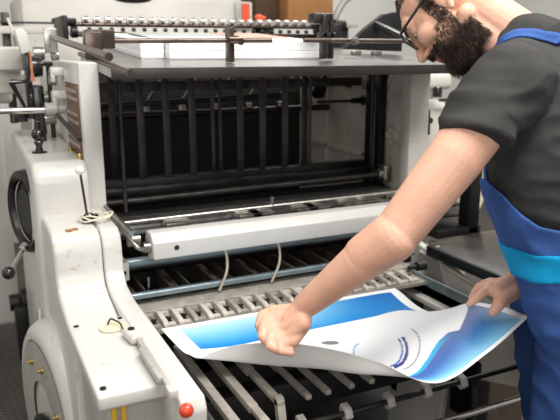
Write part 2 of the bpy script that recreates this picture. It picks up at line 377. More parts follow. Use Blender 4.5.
# lid box
bm = new(); prism(bm, [(1.005,.922),(1.005,.95),(1.33,.952),(1.33,.922)], 'x', .158, .277, bev=.006, seg=3); lid = obj('lid', bm, 'white', pp, 50)
for (x, y) in ((.174,1.31),(.264,1.315),(.172,1.03)): L('screw', 'black', lid, (x, y, .950), (0,0,1), [(0,.0055),(.003,.0055),(.004,.003),(.004,0)], 14)
B('gear_box', 'grey', pp, .175, .275, 1.03, 1.32, .55, .925, bev=.006)
bm = new()
for x in (.182,.198): box(bm, x, x+.008, 1.022, 1.0305, .80, .915)
obj('warning_stripe', bm, 'yellow', pp)
bm = new(); lathe(bm, (.238, 1.27, .951), (0,0,1), [(0,.024),(.004,.026),(.006,.023),(.006,0)], 32); disc = obj('cap_disc', bm, 'cream', lid)
bm = new(); tube(bm, curve([(.230,1.272,.961),(.238,1.280,.968),(.245,1.272,.967),(.252,1.255,.965),(.254,1.235,.955)]), .002, 6); obj('wire_clip', bm, 'brown', lid)
bm = new(); box(bm, -.013, .013, -.028, .028, 0, .02, bev=.008, seg=3, mx=Matrix.Translation((.262, 1.195, .952)) @ Matrix.Rotation(R(8),4,'Z')); obj('latch_block', bm, 'white2', pp, 50)
L('screw', 'dsteel', pp, (.262, 1.203, .972), (0,0,1), [(0,.007),(.002,.007),(.002,0)], 14)
bm = new(); box(bm, .262, .272, .96, 1.18, .955, .968, bev=.003); box(bm, .255, .264, .99, 1.12, .956, .970, bev=.003); obj('latch_bar', bm, 'grey', pp)
bm = new(); box(bm, .258, .274, .935, .96, .955, .972, bev=.003); obj('latch_bar', bm, 'white2', pp)
# hub on the side of the tall casting
L('hub_ring', 'dsteel', pp, (.155, 1.87, 1.075), (-1,-.28,0), [(0,.115),(.022,.112),(.028,.098),(.022,.088),(.012,.085)], 48)
L('hub_bore', 'black', pp, (.153, 1.87, 1.075), (-1,-.28,0), [(0,.087),(.006,.087),(.010,.06),(.014,.06),(.014,0)], 40)
bm = new(); tube(bm, [(.125, 1.83, .985), (.085, 1.78, .945)], .0065); lathe(bm, (.13, 1.835, .99), (-.5,-.5,-.4), [(0,0),(0,.011),(.015,.011),(.02,.007)], 16); cr = obj('crank_arm', bm, 'chrome', pp)
bm = new(); ball(bm, (.078, 1.772, .938), .017, 24); obj('crank_knob', bm, 'blackpl', cr, 60)
# big round cover low left
L('drum_cover', 'white', pp, (.188, 1.60, .60), (-1,-.15,0), [(0,.25),(.040,.25),(.058,.238),(.068,.222),(.069,.205),(.063,.20),(.063,0)], 72)
L('drum_face', 'grey', pp, (.126, 1.591, .60), (-1,-.15,0), [(0,.195),(.006,.195),(.008,.20),(.008,.10),(.006,.10)], 60)
L('drum_bore', 'black', pp, (.121, 1.56, .52), (-1,-.15,0), [(0,.105),(.012,.105),(.016,.095),(.010,.09),(.004,.085),(.004,0)], 48)
for a in (62, 100, 150, 190):
    L('brass_bolt', 'brass', pp, (.121-.15*.15*math.cos(R(a)), 1.59+.15*math.cos(R(a)), .60+.15*math.sin(R(a))), (-1,-.15,0), [(0,.008),(.008,.008),(.01,.004),(.014,.004),(.014,0)], 14)
bm = new(); lathe(bm, (.19, 2.42, .62), (-1,0,0), [(0,.05),(.05,.05),(.06,.03),(.09,.03),(.09,0)], 24); box(bm, .11, .17, 2.35, 2.41, .42, .62, bev=.01); obj('pump_fitting', bm, 'black', pp)
L('oil_nipple', 'brass', pp, (.149, 1.80, .80), (-1,0,0), [(0,.008),(.008,.008),(.01,0)], 12)
T('oil_pipe', 'white2', pp, curve([(.145, 1.76, .83), (.14, 1.72, .80), (.145, 1.68, .74), (.15, 1.66, .70)]), .004, 8)
# lever with white ball
bm = new(); lathe(bm, (.262, 1.60, 1.096), (0,0,1), [(0,.018),(.012,.016),(.02,.009),(.02,0)], 20); box(bm, .262, .285, 1.595, 1.612, 1.096, 1.112, bev=.003); lb = obj('lever_base', bm, 'blackpl', pp)
T('lever_rod', 'brown', lb, [(.258, 1.60, 1.11), (.249, 1.60, 1.215)], .0030, 10)
bm = new(); ball(bm, (.248, 1.60, 1.223), .0115); obj('lever_ball', bm, 'ivory', lb, 60)
bm = new()
for k in range(3):
    c = V((.275+.004*k, 1.60, 1.10+.003*k)); tube(bm, [c+V((.036*math.cos(a*.35+k), .030*math.sin(a*.35+k), .004*math.sin(a+k)+.004)) for a in range(0, 18-k)], .0022, 6)
obj('wire_loop', bm, 'cable', pp)
bm = new(); box(bm, .198, .212, 1.535, 1.55, 1.092, 1.0955); box(bm, .214, .226, 1.54, 1.555, 1.092, 1.0955); obj('small_plate', bm, 'copper', pp)
# black ball knob on the tall casting + screws
bm = new(); lathe(bm, (.188, 1.86, 1.232), (0,0,1), [(0,.02),(.004,.02),(.006,.010),(.02,.008),(.03,.013),(.035,.009),(.04,.009)], 20); ball(bm, (.188, 1.86, 1.282), .0175, 20); lathe(bm, (.188,1.86,1.296), (0,0,1), [(0,.009),(.02,.008),(.02,0)], 14); obj('ball_knob', bm, 'blackpl', pp, 50)
for (x, y) in ((.268, 1.86), (.272, 1.74)): L('oil_nipple', 'brass', pp, (x, y, 1.228), (0,0,1), [(0,.007),(.01,.007),(.014,.004),(.014,0)], 12)
# nameplate on left frame side
npl = B('nameplate', 'plate', pp, .2815, .2845, 1.765, 1.965, 1.215, 1.415, bev=.001)
bm = new()
rr = random.Random(3)
for r_ in range(9):
    y = 1.955
    while y > 1.785:
        w = rr.uniform(.012, .03)
        if r_ % 3 != 2: box(bm, .2808, .2816, max(1.775, y-w), y, 1.40-r_*.0205-.009, 1.40-r_*.0205)
        y -= w+.008
obj('plate_text', bm, 'plateink', npl)
for (y, z) in ((1.775,1.405),(1.955,1.405),(1.775,1.225),(1.955,1.225)): L('brass_bolt', 'brass', pp, (.2815, y, z), (-1,0,0), [(0,.005),(.003,.004),(.003,0)], 10)
# side mechanism top left
T('side_rod', 'chrome', pp, [(-.25, 1.98, 1.345), (.235, 1.98, 1.335)], .009, 14)
bm = new(); lathe(bm, (.225, 1.98, 1.335), (1,0,0), [(0,0),(0,.02),(.03,.02),(.035,.012),(.06,.012),(.06,0)], 20); obj('rod_socket', bm, 'grey', pp)
T('side_lever', 'dsteel', pp, [(.25, 1.93, 1.325), (.272, 1.72, 1.28)], .006)
T('side_post', 'dsteel', pp, [(.257, 2.10, 1.235), (.257, 2.10, 1.46)], .007)
T('side_post', 'dsteel', pp, [(.222, 2.05, 1.235), (.222, 2.05, 1.34)], .008)
T('side_post', 'dsteel', pp, [(.215, 2.12, 1.46), (.27, 2.10, 1.46)], .006)
for z in (1.44, 1.375):
    bm = new(); box(bm, .250, .288, 2.0, 2.04, z-.012, z+.012, bev=.005); box(bm, .250, .262, 2.0, 2.04, z-.03, z, bev=.004); obj('hook_bracket', bm, 'white', pp)
bm = new(); lathe(bm, (.196, 2.12, 1.452), (1,0,0), [(0,.0),(0,.028),(.02,.032),(.045,.028),(.05,0)], 24); box(bm, .192, .208, 2.08, 2.14, 1.40, 1.50, bev=.006)
lathe(bm, (.196, 2.12, 1.36), (1,0,0), [(0,0),(0,.026),(.04,.026),(.045,0)], 24); box(bm, .205, .238, 2.08, 2.12, 1.25, 1.40, bev=.008); box(bm,.15,.19,2.12,2.16,1.29,1.33,bev=.004); tube(bm, [(.15,2.1,1.41),(.19,2.1,1.32),(.20,2.1,1.41),(.15,2.1,1.41)], .008); box(bm, .19, .21, 2.1, 2.14, 1.30, 1.42, bev=.004); obj('trip_mechanism', bm, 'blackpl', pp)
for c_, q_ in (((.238, 2.12, 1.36), [(0,.012),(.01,.012),(.01,.022),(.025,.022),(.025,0)]), ((.250, 2.05, 1.42), [(0,0),(0,.02),(.02,.02),(.02,0)]), ((.262, 2.05, 1.485), [(0,0),(0,.014),(.02,.014),(.02,0)]), ((.225, 2.08, 1.30), [(0,0),(0,.016),(.04,.016),(.04,0)]), ((.225, 2.16, 1.49), [(0,0),(0,.02),(.03,.02),(.03,0)])): L('cam_roller', 'steel', pp, c_, (1,0,0), q_, 20)
bm = new(); prism(bm, [(.200,1.497),(.206,1.497),(.207,1.44),(.212,1.413),(.198,1.413),(.201,1.44)], 'y', 2.035, 2.04); obj('copper_strip', bm, 'copper', pp)
bm = new(); prism(bm, [(.168,1.557),(.190,1.560),(.204,1.542),(.208,1.495),(.182,1.487),(.176,1.52)], 'y', 2.06, 2.10, bev=.004); obj('side_lever', bm, 'white', pp, 50, label='white curved lever on the far left')
bm = new(); prism(bm, [(.155,1.590),(.162,1.590),(.178,1.54),(.170,1.54)], 'y', 2.11, 2.13); obj('side_lever', bm, 'white2', pp)
bm = new(); box(bm, .242, .278, 2.02, 2.03, 1.492, 1.560, bev=.002); obj('guard_plate', bm, 'steel', pp)
bm = new(); box(bm, .12, .196, 2.14, 2.2, 1.44, 1.51, bev=.008, seg=3); box(bm, .10, .19, 2.2, 2.3, 1.37, 1.44, bev=.008, seg=3); obj('gear_housing', bm, 'white2', pp, label='small cream box at the top of the left side')
# feeder rods running back on the left side
sl_ = .07
def fz(y, z0=1.462): return z0+(y-1.65)*sl_
T('feeder_rod', 'brown', pp, [(.258, 1.24, 1.488), (.258, 1.98, 1.488+.74*.064)], .0078, 16)
T('feeder_rod', 'brown', pp, [(.288, 1.21, 1.460), (.288, 1.72, 1.460+.51*.06)], .0062, 16)
bm = new(); box(bm, .268, .307, 1.53, 1.545, 1.478, 1.540, bev=.004); box(bm, .275, .338, 1.545, 1.60, 1.503, 1.545, bev=.004); obj('rod_clamp', bm, 'brown', pp, label='brown steel clamp on the feeder rods')
T('feeder_rod', 'brown', pp, [(.345, 1.70, 1.522), (.80, 1.70, 1.526)], .0062, 12)
T('feeder_rod', 'brown', pp, [(.90, 1.70, 1.527), (1.40, 1.72, 1.526)], .0062, 12)
bm = new(); box(bm, .672, .692, 1.705, 1.725, 1.468, 1.56, bev=.002); lathe(bm, (.682, 1.69, 1.527), (1,0,0), [(-.014,0),(-.014,.011),(.014,.011),(.014,0)], 16)
bmesh.ops.create_cone(bm, cap_ends=True, segments=16, radius1=.009, radius2=.009, depth=.008, matrix=Matrix.Translation((.702, 1.685, 1.522)) @ Matrix.Rotation(R(90),4,'X')); obj('sheet_stop', bm, 'brown', pp)
bm = new(); box(bm, .985, 1.0, 1.74, 1.765, 1.475, 1.60, bev=.002); box(bm, 1.01, 1.022, 1.74, 1.765, 1.475, 1.58, bev=.002); box(bm, .96, 1.025, 1.75, 1.79, 1.575, 1.605, bev=.004); box(bm, .98, 1.03, 1.74, 1.77, 1.535, 1.55, bev=.003); obj('sheet_stop', bm, 'dsteel', pp)
bm = new(); lathe(bm, (1.055, 1.685, 1.526), (0,-1,0), [(0,0),(0,.011),(.012,.012),(.014,.006),(.014,0)], 18); obj('clamp_screw', bm, 'steel', pp)
# feed board
bm = new(); outl = [(.335,1.60),(1.405,1.60),(1.405,2.36),(.455,2.36),(.425,2.05),(.335,2.0)]
A_ = [bm.verts.new((x, y, fz(y))) for x, y in outl]; B_ = [bm.verts.new((x, y, fz(y)-.022)) for x, y in outl]
bm.faces.new(A_); bm.faces.new(B_[::-1])
for i in range(6): bm.faces.new((A_[i], B_[i], B_[(i+1) % 6], A_[(i+1) % 6]))
bmesh.ops.recalc_face_normals(bm, faces=bm.faces[:]); fb = obj('feed_board', bm, 'feed', pp)
bm = new(); box(bm, .335, 1.405, 1.592, 1.60, 1.432, 1.4585, bev=.0015); obj('board_edge', bm, 'feededge', fb)
bm = new()
for k in range(9):
    x = 1.10+.1*rr.random(); y = 1.8+.3*rr.random(); lathe(bm, (x, y, fz(y)+.0005), (0,-sl_,1), [(0,.012+.012*rr.random()),(.001,.01),(.001,0)], 10)
obj('ink_stain', bm, 'dsteel', fb)
# register shaft with rollers behind the stack
bm = new(); tube(bm, [(.36, 2.42, 1.586), (1.40, 2.42, 1.589)], .0075, 14); box(bm, .38, 1.4, 2.44, 2.46, 1.545, 1.563, bev=.002); shf = obj('roller_shaft', bm, 'brown', pp)
for i in range(25):
    x = .43+i*.0385; bm = new(); lathe(bm, (x-.007, 2.415, 1.603), (1,0,0), [(0,0),(0,.011),(.014,.011),(.014,0)], 14); box(bm, x-.013, x-.006, 2.405, 2.425, 1.590, 1.610, bev=.002); obj('paper_roller', bm, 'chrome', pp)
    bm = new(); lathe(bm, (x+.004, 2.41, 1.570), (1,0,0), [(0,0),(0,.007),(.012,.007),(.012,0)], 10); obj('paper_roller', bm, 'black', pp)
bm = new(); lathe(bm, (.335, 2.40, 1.565), (1,0,0), [(0,0),(0,.028),(.03,.028),(.03,0)], 20); box(bm, .32, .395, 2.38, 2.44, 1.585, 1.605, bev=.005); box(bm, .322, .338, 2.2, 2.4, 1.53, 1.605, bev=.004); lathe(bm, (.375, 2.39, 1.56), (1,0,0), [(0,0),(0,.02),(.02,.02),(.02,0)], 16); obj('shaft_bearing', bm, 'black', pp)
bm = new(); box(bm, 1.33, 1.42, 2.38, 2.44, 1.57, 1.62, bev=.006); box(bm, 1.36, 1.40, 2.32, 2.4, 1.5, 1.6, bev=.004); lathe(bm, (1.40, 2.39, 1.60), (1,0,0), [(0,0),(0,.02),(.05,.02),(.05,0)], 20); obj('shaft_bearing', bm, 'black', pp)
T('suction_hose', 'hose', pp, curve([(1.41, 2.40, 1.59), (1.42, 2.40, 1.64), (1.47, 2.41, 1.70), (1.56, 2.42, 1.74), (1.66, 2.43, 1.74)]), .014, 14)
# black triangular bracket to the right of the board
bm = new(); prism(bm, [(1.21,1.503),(1.30,1.575),(1.37,1.622),(1.415,1.631),(1.445,1.622),(1.458,1.60),(1.458,1.495)], 'y', 2.0, 2.02, bev=.004); obj('swing_bracket', bm, 'black', pp)
bm = new(); box(bm, -.011, .011, -.12, .12, -.011, .011, bev=.003, mx=Matrix.Translation((1.345, 1.90, 1.556)) @ Matrix.Rotation(R(17),4,'X')); tube(bm, [(1.345, 1.80, 1.524), (1.345, 1.77, 1.516)], .012, 14); obj('swing_arm', bm, 'dsteel', pp)
bm = new()
for x, y in ((1.22, 1.95), (1.29, 1.93)): box(bm, x, x+.035, y, y+.02, fz(y), fz(y)+.015, bev=.004)
obj('board_clip', bm, 'steel', pp)
# white casting behind the right frame
bm = new(); box(bm, 1.56, 1.72, 2.02, 2.25, .98, 1.315, bev=.045, seg=5); obj('ink_duct', bm, 'white2', pp, 50)
bm = new(); box(bm, 1.56, 1.745, 2.05, 2.25, 1.352, 1.415, bev=.02, seg=4); box(bm, 1.62, 1.70, 2.1, 2.2, 1.30, 1.36, bev=.02); obj('ink_duct', bm, 'white2', pp, 50)
bm = new(); lathe(bm, (1.618, 1.99, 1.33), (0,0,1), [(0,.0),(0,.017),(.03,.019),(.038,.014),(.038,0)], 18); tube(bm, [(1.63,1.99,1.318),(1.82,1.99,1.318)], .006); obj('duct_knob', bm, 'blackpl', pp)
bm = new(); tube(bm, [(1.588,1.995,1.285),(1.592,1.995,1.19)], .005); tube(bm, [(1.53,1.995,1.242),(1.60,1.995,1.245)], .005); lathe(bm, (1.59,2.02,1.243), (0,-1,0), [(0,.012),(.035,.012),(.035,0)], 14); obj('cross_handle', bm, 'blackpl', pp)
bm = new(); box(bm, 1.40, 1.50, 2.0, 2.5, .3, .95, bev=.01); obj('lower_cover', bm, 'inner', pp)
bm = new(); box(bm, 1.50, 1.54, 1.9, 2.0, .84, 1.0, bev=.004)
for z in (.90, .94, .98): box(bm, 1.54, 1.66, 1.86, 1.98, z-.003, z+.003, bev=.001)
box(bm, 1.64, 1.69, 1.80, 1.86, .84, 1.16, bev=.006); box(bm, 1.50, 1.70, 1.80, 1.95, .84, .87, bev=.004); tube(bm, [(1.42, 1.86, 1.02), (1.70, 1.86, 1.06)], .014); obj('side_drive', bm, 'black', pp)

# ------------------------------------------------------------------ black board at the right (swing-out shelf)
sb = thing('side_shelf', 'glossy black side board with metal edge beside the worker in overalls', 'shelf', (1.5, 1.5, .88))
bm = new(); prism(bm, [(1.30,1.12),(1.30,1.60),(1.325,1.64),(1.95,1.66),(1.95,1.12)], 'z', .882, .90, bev=.002); obj('board_top', bm, 'board', sb)
bm = new(); box(bm, 1.292, 1.30, 1.12, 1.60, .868, .899, bev=.001); obj('edge_strip', bm, 'boardedge', sb)
bm = new(); 
box(bm, 1.346, 1.9, 1.30, 1.34, .85, .882); box(bm, 1.346, 1.9, 1.56, 1.60, .85, .882); box(bm,1.86,1.9,1.3,1.6,.0,.85); obj('support_bracket', bm, 'dsteel', sb)
for y in (1.55, 1.2): L('screw', 'steel', sb, (1.292, y, .884), (-1,0,0), [(0,.003),(.002,.003),(.002,0)], 8)
# ------------------------------------------------------------------ coiled pale hoses behind board
bm = new()
for k, (r_, c_) in enumerate(((.12, 0), (.085, .015))):
    tube(bm, [(1.865+r_*.6*math.cos(R(a)), 2.05+.02*k, .97-r_*.1*k+r_*1.15*math.sin(R(a))) for a in range(-90, 280, 12)], .011, 8)
tube(bm, curve([(1.865, 2.05, .84), (1.86, 2.06, .6), (1.84, 2.06, .3), (1.80, 2.06, .02)]), .011, 8)
tag(obj('coiled_hose', bm, 'cable'), 'pale looped hose standing up from the floor behind the black side board', 'hose')

# ------------------------------------------------------------------ paper on the feed board
def paper_block(name, x0, x1, y0, y1, h, lab, mm='paper', parent=None):
    bm = new(); n = 14
    for i in range(n):
        a = rr.uniform(-.0012, .0012); b = rr.uniform(-.0012, .0012)
        z0 = h*i/n; z1 = h*(i+1)/n
        vs = [bm.verts.new((x, y, fz(y)+z+.0008)) for x in (x0+a, x1+a) for y in (y0+b, y1+b) for z in (z0, z1)]
        for f in [(0,1,3,2),(4,6,7,5),(0,4,5,1),(2,3,7,6),(0,2,6,4),(1,5,7,3)]: bm.faces.new([vs[k] for k in f])
    return tag(obj(name, bm, mm), lab, 'paper stack')
paper_block('paper_stack', .545, 1.035, 1.82, 2.30, .050, 'tall stack of plain white paper on the feed board')
paper_block('paper_stack', .475, .541, 1.86, 2.30, .046, 'narrow pale stack of sheets left of the tall white stack')
bm = new()
y0, y1, x0, x1 = 2.0, 2.28, .60, .86
for (x0, x1, y0, y1, mm) in ((.53, .80, 2.06, 2.27, 0), (.82, 1.0, 2.0, 2.25, 1)):
    bm = new(); vs = [bm.verts.new((x, y, fz(y)+z)) for x in (x0, x1) for y in (y0, y1) for z in (.0515, .0545)]
    for f in [(0,1,3,2),(4,6,7,5),(0,4,5,1),(2,3,7,6),(0,2,6,4),(1,5,7,3)]: bm.faces.new([vs[k] for k in f])
    m_ = mat('printed_green_grey' if mm == 0 else 'printed_salmon', (176,182,172) if mm == 0 else (208,164,146), .6, 0, var=.15, scale=12)
    tag(obj('printed_page', bm, m_), 'grey green printed page lying on top of the paper stack' if mm == 0 else 'salmon pink printed page lying on top of the paper stack', 'printed page')

# ------------------------------------------------------------------ the printed sheet
us = [0, .17, .34, .5, .66, .8, .92, 1]
rows = []
rows.append([(161+234*u, 329-41*u, .868) for u in us])
r1 = [(190+228*u, 354-48*u, .868) for u in us]; r1[-1] = (430, 312, .875); r1[0] = (181, 350, .866); rows.append(r1)
rows.append([(190,355,.862),(234,354,.855),(270,353,.855),(312,344,.862),(358,342,.872),(402,337,.888),(442,318,.903),(470,303,.915)])
rows.append([(196,358,.855),(236,361.5,.845),(276,365.5,.84),(322,369,.843),(370,374,.85),(420,368,.868),(462,336,.898),(503,307,.925)])
rows.append([(202,356,.858),(238,345,.885),(285,343,.905),(330,349,.90),(378,362,.885),(437,383,.868),(489,352,.895),(530,316,.935)])
G = [[atz(*p) for p in r] for r in rows]
vsn = [0, .26, .5, .76, 1]
def cr1(ts, ps, t):
    i = max(0, min(len(ts)-2, next((k for k in range(len(ts)-1) if t <= ts[k+1]), len(ts)-2)))
    h = ts[i+1]-ts[i]; s = (t-ts[i])/h
    def tan(k):
        if k == 0: return (ps[1]-ps[0])/(ts[1]-ts[0])
        if k == len(ts)-1: return (ps[-1]-ps[-2])/(ts[-1]-ts[-2])
        return (ps[k+1]-ps[k-1])/(ts[k+1]-ts[k-1])
    a, b = ps[i], ps[i+1]; ta, tb = tan(i)*h, tan(i+1)*h
    return a*(2*s**3-3*s*s+1)+ta*(s**3-2*s*s+s)+b*(3*s*s-2*s**3)+tb*(s**3-s*s)
def mix(a, b, t): t = max(0, min(1, t)); return tuple(x+(y-x)*t for x, y in zip(a, b))
def sm(a, b, t): t = max(0, min(1, (t-a)/(b-a))); return t*t*(3-2*t)
def print_colour(u, v):
    W = (246,247,248)
    m = .035
    if .065 < u < .965 and .035 < v < .275:
        s = (v-.035)/.24
        left = mix((190,230,250), (0,118,200), s**1.1)
        right = mix((10,104,186), (30,140,215), s)
        c = mix(left, right, sm(.45, .95, u))
        fade = math.exp(-((u-.55)/.16)**2)*(.55+.3*s)
        return mix(c, (200,230,248), fade*.55*(1-s*.6))
    # large swoosh band
    pts = [(.60,1.02),(.64,.955),(.68,.905),(.72,.865),(.76,.82),(.80,.765),(.84,.705),(.875,.66),(.905,.655),(.925,.70),(.99,.50)]
    vb = None
    if .60 < u <= .99:
        for (a, b) in zip(pts, pts[1:]):
            if a[0] <= u <= b[0]: vb = a[1]+(b[1]-a[1])*(u-a[0])/(b[0]-a[0])
    if vb is not None and v > vb and u < .988 and v < .972:
        s = (v-vb)/max(.06, .972-vb)
        A1 = mix((0,180,228), (40,150,214), s*4) if s < .16 else mix((70,92,168), (34,96,176), (s-.16)/.25)
        if s >= .41: A1 = mix((34,96,176), (132,200,232), ((s-.41)/.55)**1.2)
        B1 = mix((40,70,148), (22,104,184), s*3) if s < .33 else mix((22,104,184), (124,194,230), (s-.33)/.6)
        return mix(A1, B1, sm(.86, .93, u))
    # thin swirls
    for (cu, cv, ru, rv, w, col) in ((.735,.50,.065,.20,.0035,(52,50,140)), (.725,.50,.062,.19,.002,(40,110,190)), (.755,.47,.085,.26,.0014,(110,120,140)), (.66,.62,.03,.10,.002,(120,190,225))):
        du, dv = (u-cu)/ru, (v-cv)/rv; q = math.hypot(du, dv)
        if abs(q-1)*ru < w and ((dv > 0 and du > .05) if cu != .66 else (dv < 0 and du < 0)): return col
    if ((u-.565)/.032)**2+((v-.50)/.022)**2 < 1: return (120,122,118)
    return W
bm = new(); NU, NV = 330, 210
colr = bm.loops.layers.color.new('print') if False else None
grid = []; cols = []
colc = [[None]*len(vsn) for _ in range(NU+1)]
for i in range(NU+1):
    for k in range(len(vsn)): colc[i][k] = cr1(us, G[k], i/NU)
for j in range(NV+1):
    row = []
    for i in range(NU+1):
        row.append(bm.verts.new(cr1(vsn, colc[i], j/NV))); cols.append(print_colour(i/NU, j/NV))
    grid.append(row)
for j in range(NV):
    for i in range(NU): bm.faces.new((grid[j][i], grid[j+1][i], grid[j+1][i+1], grid[j][i+1]))
me = bpy.data.meshes.new('printed_sheet'); bm.to_mesh(me); bm.free()
ca = me.color_attributes.new('print', 'FLOAT_COLOR', 'POINT')
ca.data.foreach_set('color', np.array([lin(c)+(1,) for c in cols], dtype=np.float32).ravel())
for p in me.polygons: p.use_smooth = True
pm = bpy.data.materials.new('printed_glossy_paper'); pm.use_nodes = True
n = pm.node_tree.nodes; l = pm.node_tree.links; b = n['Principled BSDF']
at_ = n.new('ShaderNodeAttribute'); at_.attribute_name = 'print'; l.new(at_.outputs['Color'], b.inputs['Base Color'])
b.inputs['Roughness'].default_value = .45
pmb = mat('sheet_plain_back', (225,223,220), .7, var=.02)
me.materials.append(pm); me.materials.append(pmb)
sheet = bpy.data.objects.new('printed_sheet', me); C.objects.link(sheet)
so = sheet.modifiers.new('thickness', 'SOLIDIFY'); so.thickness = .0009; so.offset = 0; so.material_offset = 1; so.material_offset_rim = 1
tag(sheet, 'large printed sheet with blue gradient artwork held over the delivery grippers', 'printed sheet')

# ------------------------------------------------------------------ background things
cab = thing('machine_cabinet', 'long pale beige machine cabinet behind the press with orange label', 'cabinet', (.8, 3.3, 0))
bm = new(); box(bm, .30, 1.40, 3.2, 3.8, 0, 1.737, bev=.01); obj('cabinet_body', bm, 'white2', cab)
bm = new(); box(bm, 1.30, 1.385, 3.188, 3.2, 1.60, 1.735, bev=.002); obj('label_panel', bm, 'grey', cab)
bm = new(); box(bm, 1.335, 1.375, 3.182, 3.188, 1.64, 1.725); obj('orange_label', bm, 'orange', cab)
bm = new(); ball(bm, (.79, 3.20, 1.735), 1, 28, (.095, .012, .022)); obj('recessed_handle', bm, 'dsteel', cab)
bgp = thing('rear_machine', 'tall off white machine side panel at the far left edge', 'machine', (0, 2.8, 0))
bm = new(); box(bm, -.6, .15, 2.7, 3.4, .42, 1.36, bev=.03, seg=4); box(bm, -.5, -.1, 2.8, 3.3, 0, .42, bev=.01); obj('panel_body', bm, 'white', bgp, 50)
bm = new(); box(bm, -.6, .20, 3.45, 3.7, 1.3, 2.0, bev=.01); obj('rear_cover', bm, 'white2', bgp)
bm = new(); box(bm, -.6, .17, 2.35, 2.6, 1.33, 1.40, bev=.015, seg=3); box(bm, -.3, .10, 2.3, 2.36, 1.40, 1.50, bev=.01, seg=3); obj('side_cover', bm, 'white2', bgp, 50)
bm = new(); box(bm, .20, .232, 3.0, 3.05, 1.20, 1.65, bev=.004); box(bm, .10, .50, 2.95, 3.0, 1.605, 1.613, bev=.002); obj('cross_frame', bm, 'dsteel', bgp); bm = new(); box(bm, .13, .50, 2.96, 3.0, 1.565, 1.595, bev=.004); box(bm, .10, .45, 2.96, 3.0, 1.40, 1.45, bev=.003); obj('cross_frame', bm, 'white2', bgp)
cb = thing('cardboard_box', 'brown cardboard box standing on a shelf behind the press', 'box', (1.73, 3.35, 1.646))
bm = new(); box(bm, 1.60, 1.87, 3.2, 3.5, 1.646, 1.85, bev=.002); obj('box_body', bm, 'card', cb)
bm = new(); box(bm, 1.46, 1.595, 3.3, 3.5, 1.646, 1.85, bev=.002); tag(obj('storage_crate', bm, 'cardd'), 'dark brown crate on the shelf beside the cardboard box', 'crate')
bm = new(); box(bm, 1.405, 2.0, 3.15, 3.55, 1.62, 1.645, bev=.002)
sh = obj('shelf_board', bm, 'grey'); tag(sh, 'grey shelf behind the press carrying the cardboard box', 'shelf')
for x in (1.47, 1.92): B('shelf_leg', 'dsteel', sh, x, x+.05, 3.2, 3.5, 0, 1.62)
bm = new(); ball(bm, (1.432, 3.20, 1.662), .016, 16, (1.5,1,1)); ball(bm, (1.452, 3.195, 1.658), .012, 16, (1.6,1,1)); tag(obj('cloth_rag', bm, 'orange', None, 60), 'crumpled orange red rag on the shelf next to the cabinet', 'rag')

# ------------------------------------------------------------------ WORKER
def capsule(bm, a, b, ra, rb, n=18, flat_b=False):
    a, b = V(a), V(b); d = b-a; Ld = d.length; d.normalize(); prof = []
    for k in range(7): t = math.pi/2*(1-k/6); prof.append((-ra*math.sin(t), ra*math.cos(t)))
    if flat_b: prof += [(Ld, rb), (Ld, 0)]
    else:
        for k in range(7): t = math.pi/2*k/6; prof.append((Ld+rb*math.sin(t), rb*math.cos(t)))
    prof[0] = (prof[0][0], 0); prof[-1] = (prof[-1][0], 0)
    lathe(bm, a, d, prof, n)
def chain(bm, pts, rs, n=16):
    for i in range(len(pts)-1): capsule(bm, pts[i], pts[i+1], rs[i], rs[i+1], n)
def ellip(bm, c, rad, mx, n=24):
    bmesh.ops.create_uvsphere(bm, u_segments=n, v_segments=n//2, radius=1, matrix=mx @ Matrix.Translation(V(c)) @ Matrix.Diagonal(V(rad).to_4d()))
def remesh(bm, voxel, smooth=2, name='tmp'):
    me = bpy.data.meshes.new(name); bm.to_mesh(me); bm.free()
    o = bpy.data.objects.new(name, me); C.objects.link(o)
    m = o.modifiers.new('r', 'REMESH'); m.mode = 'VOXEL'; m.voxel_size = voxel; m.use_smooth_shade = True
    if smooth:
        s = o.modifiers.new('s', 'SMOOTH'); s.factor = .5; s.iterations = smooth
    dg = bpy.context.evaluated_depsgraph_get(); me2 = bpy.data.meshes.new_from_object(o.evaluated_get(dg))
    bpy.data.objects.remove(o); 
    for p in me2.polygons: p.use_smooth = True
    me2.name = name
    return me2
def addmesh(name, me, m, parent, label=None):
    me.materials.clear(); me.materials.append(M[m]); o = bpy.data.objects.new(name, me); C.objects.link(o)
    o.parent = parent; o.matrix_parent_inverse = parent_world(parent).inverted()
    if label: o['label'] = label
    return o
hipc = at(590, 300, 1.42)
man = thing('person', 'bearded person in black t-shirt and blue overalls leaning over the sheet', 'person', (hipc.x, hipc.y, 0))
face = -rt                      # the way the body faces
lat = V((fw.x, fw.y, 0)).normalized()   # towards his right side (away from the viewer)
# --- body
bm = new()
shL, elL, wrL = at(505, 88, 1.235), at(400, 229, 1.225), at(306, 305, 1.335)
mid1 = at(455, 158, 1.215); mid2 = at(360, 262, 1.255)
chain(bm, [shL, mid1, elL, mid2, wrL], [.058, .0525, .0445, .040, .0265], 24)
capsule(bm, at(392, 238, 1.225), at(366, 256, 1.25), .047, .043, 24)
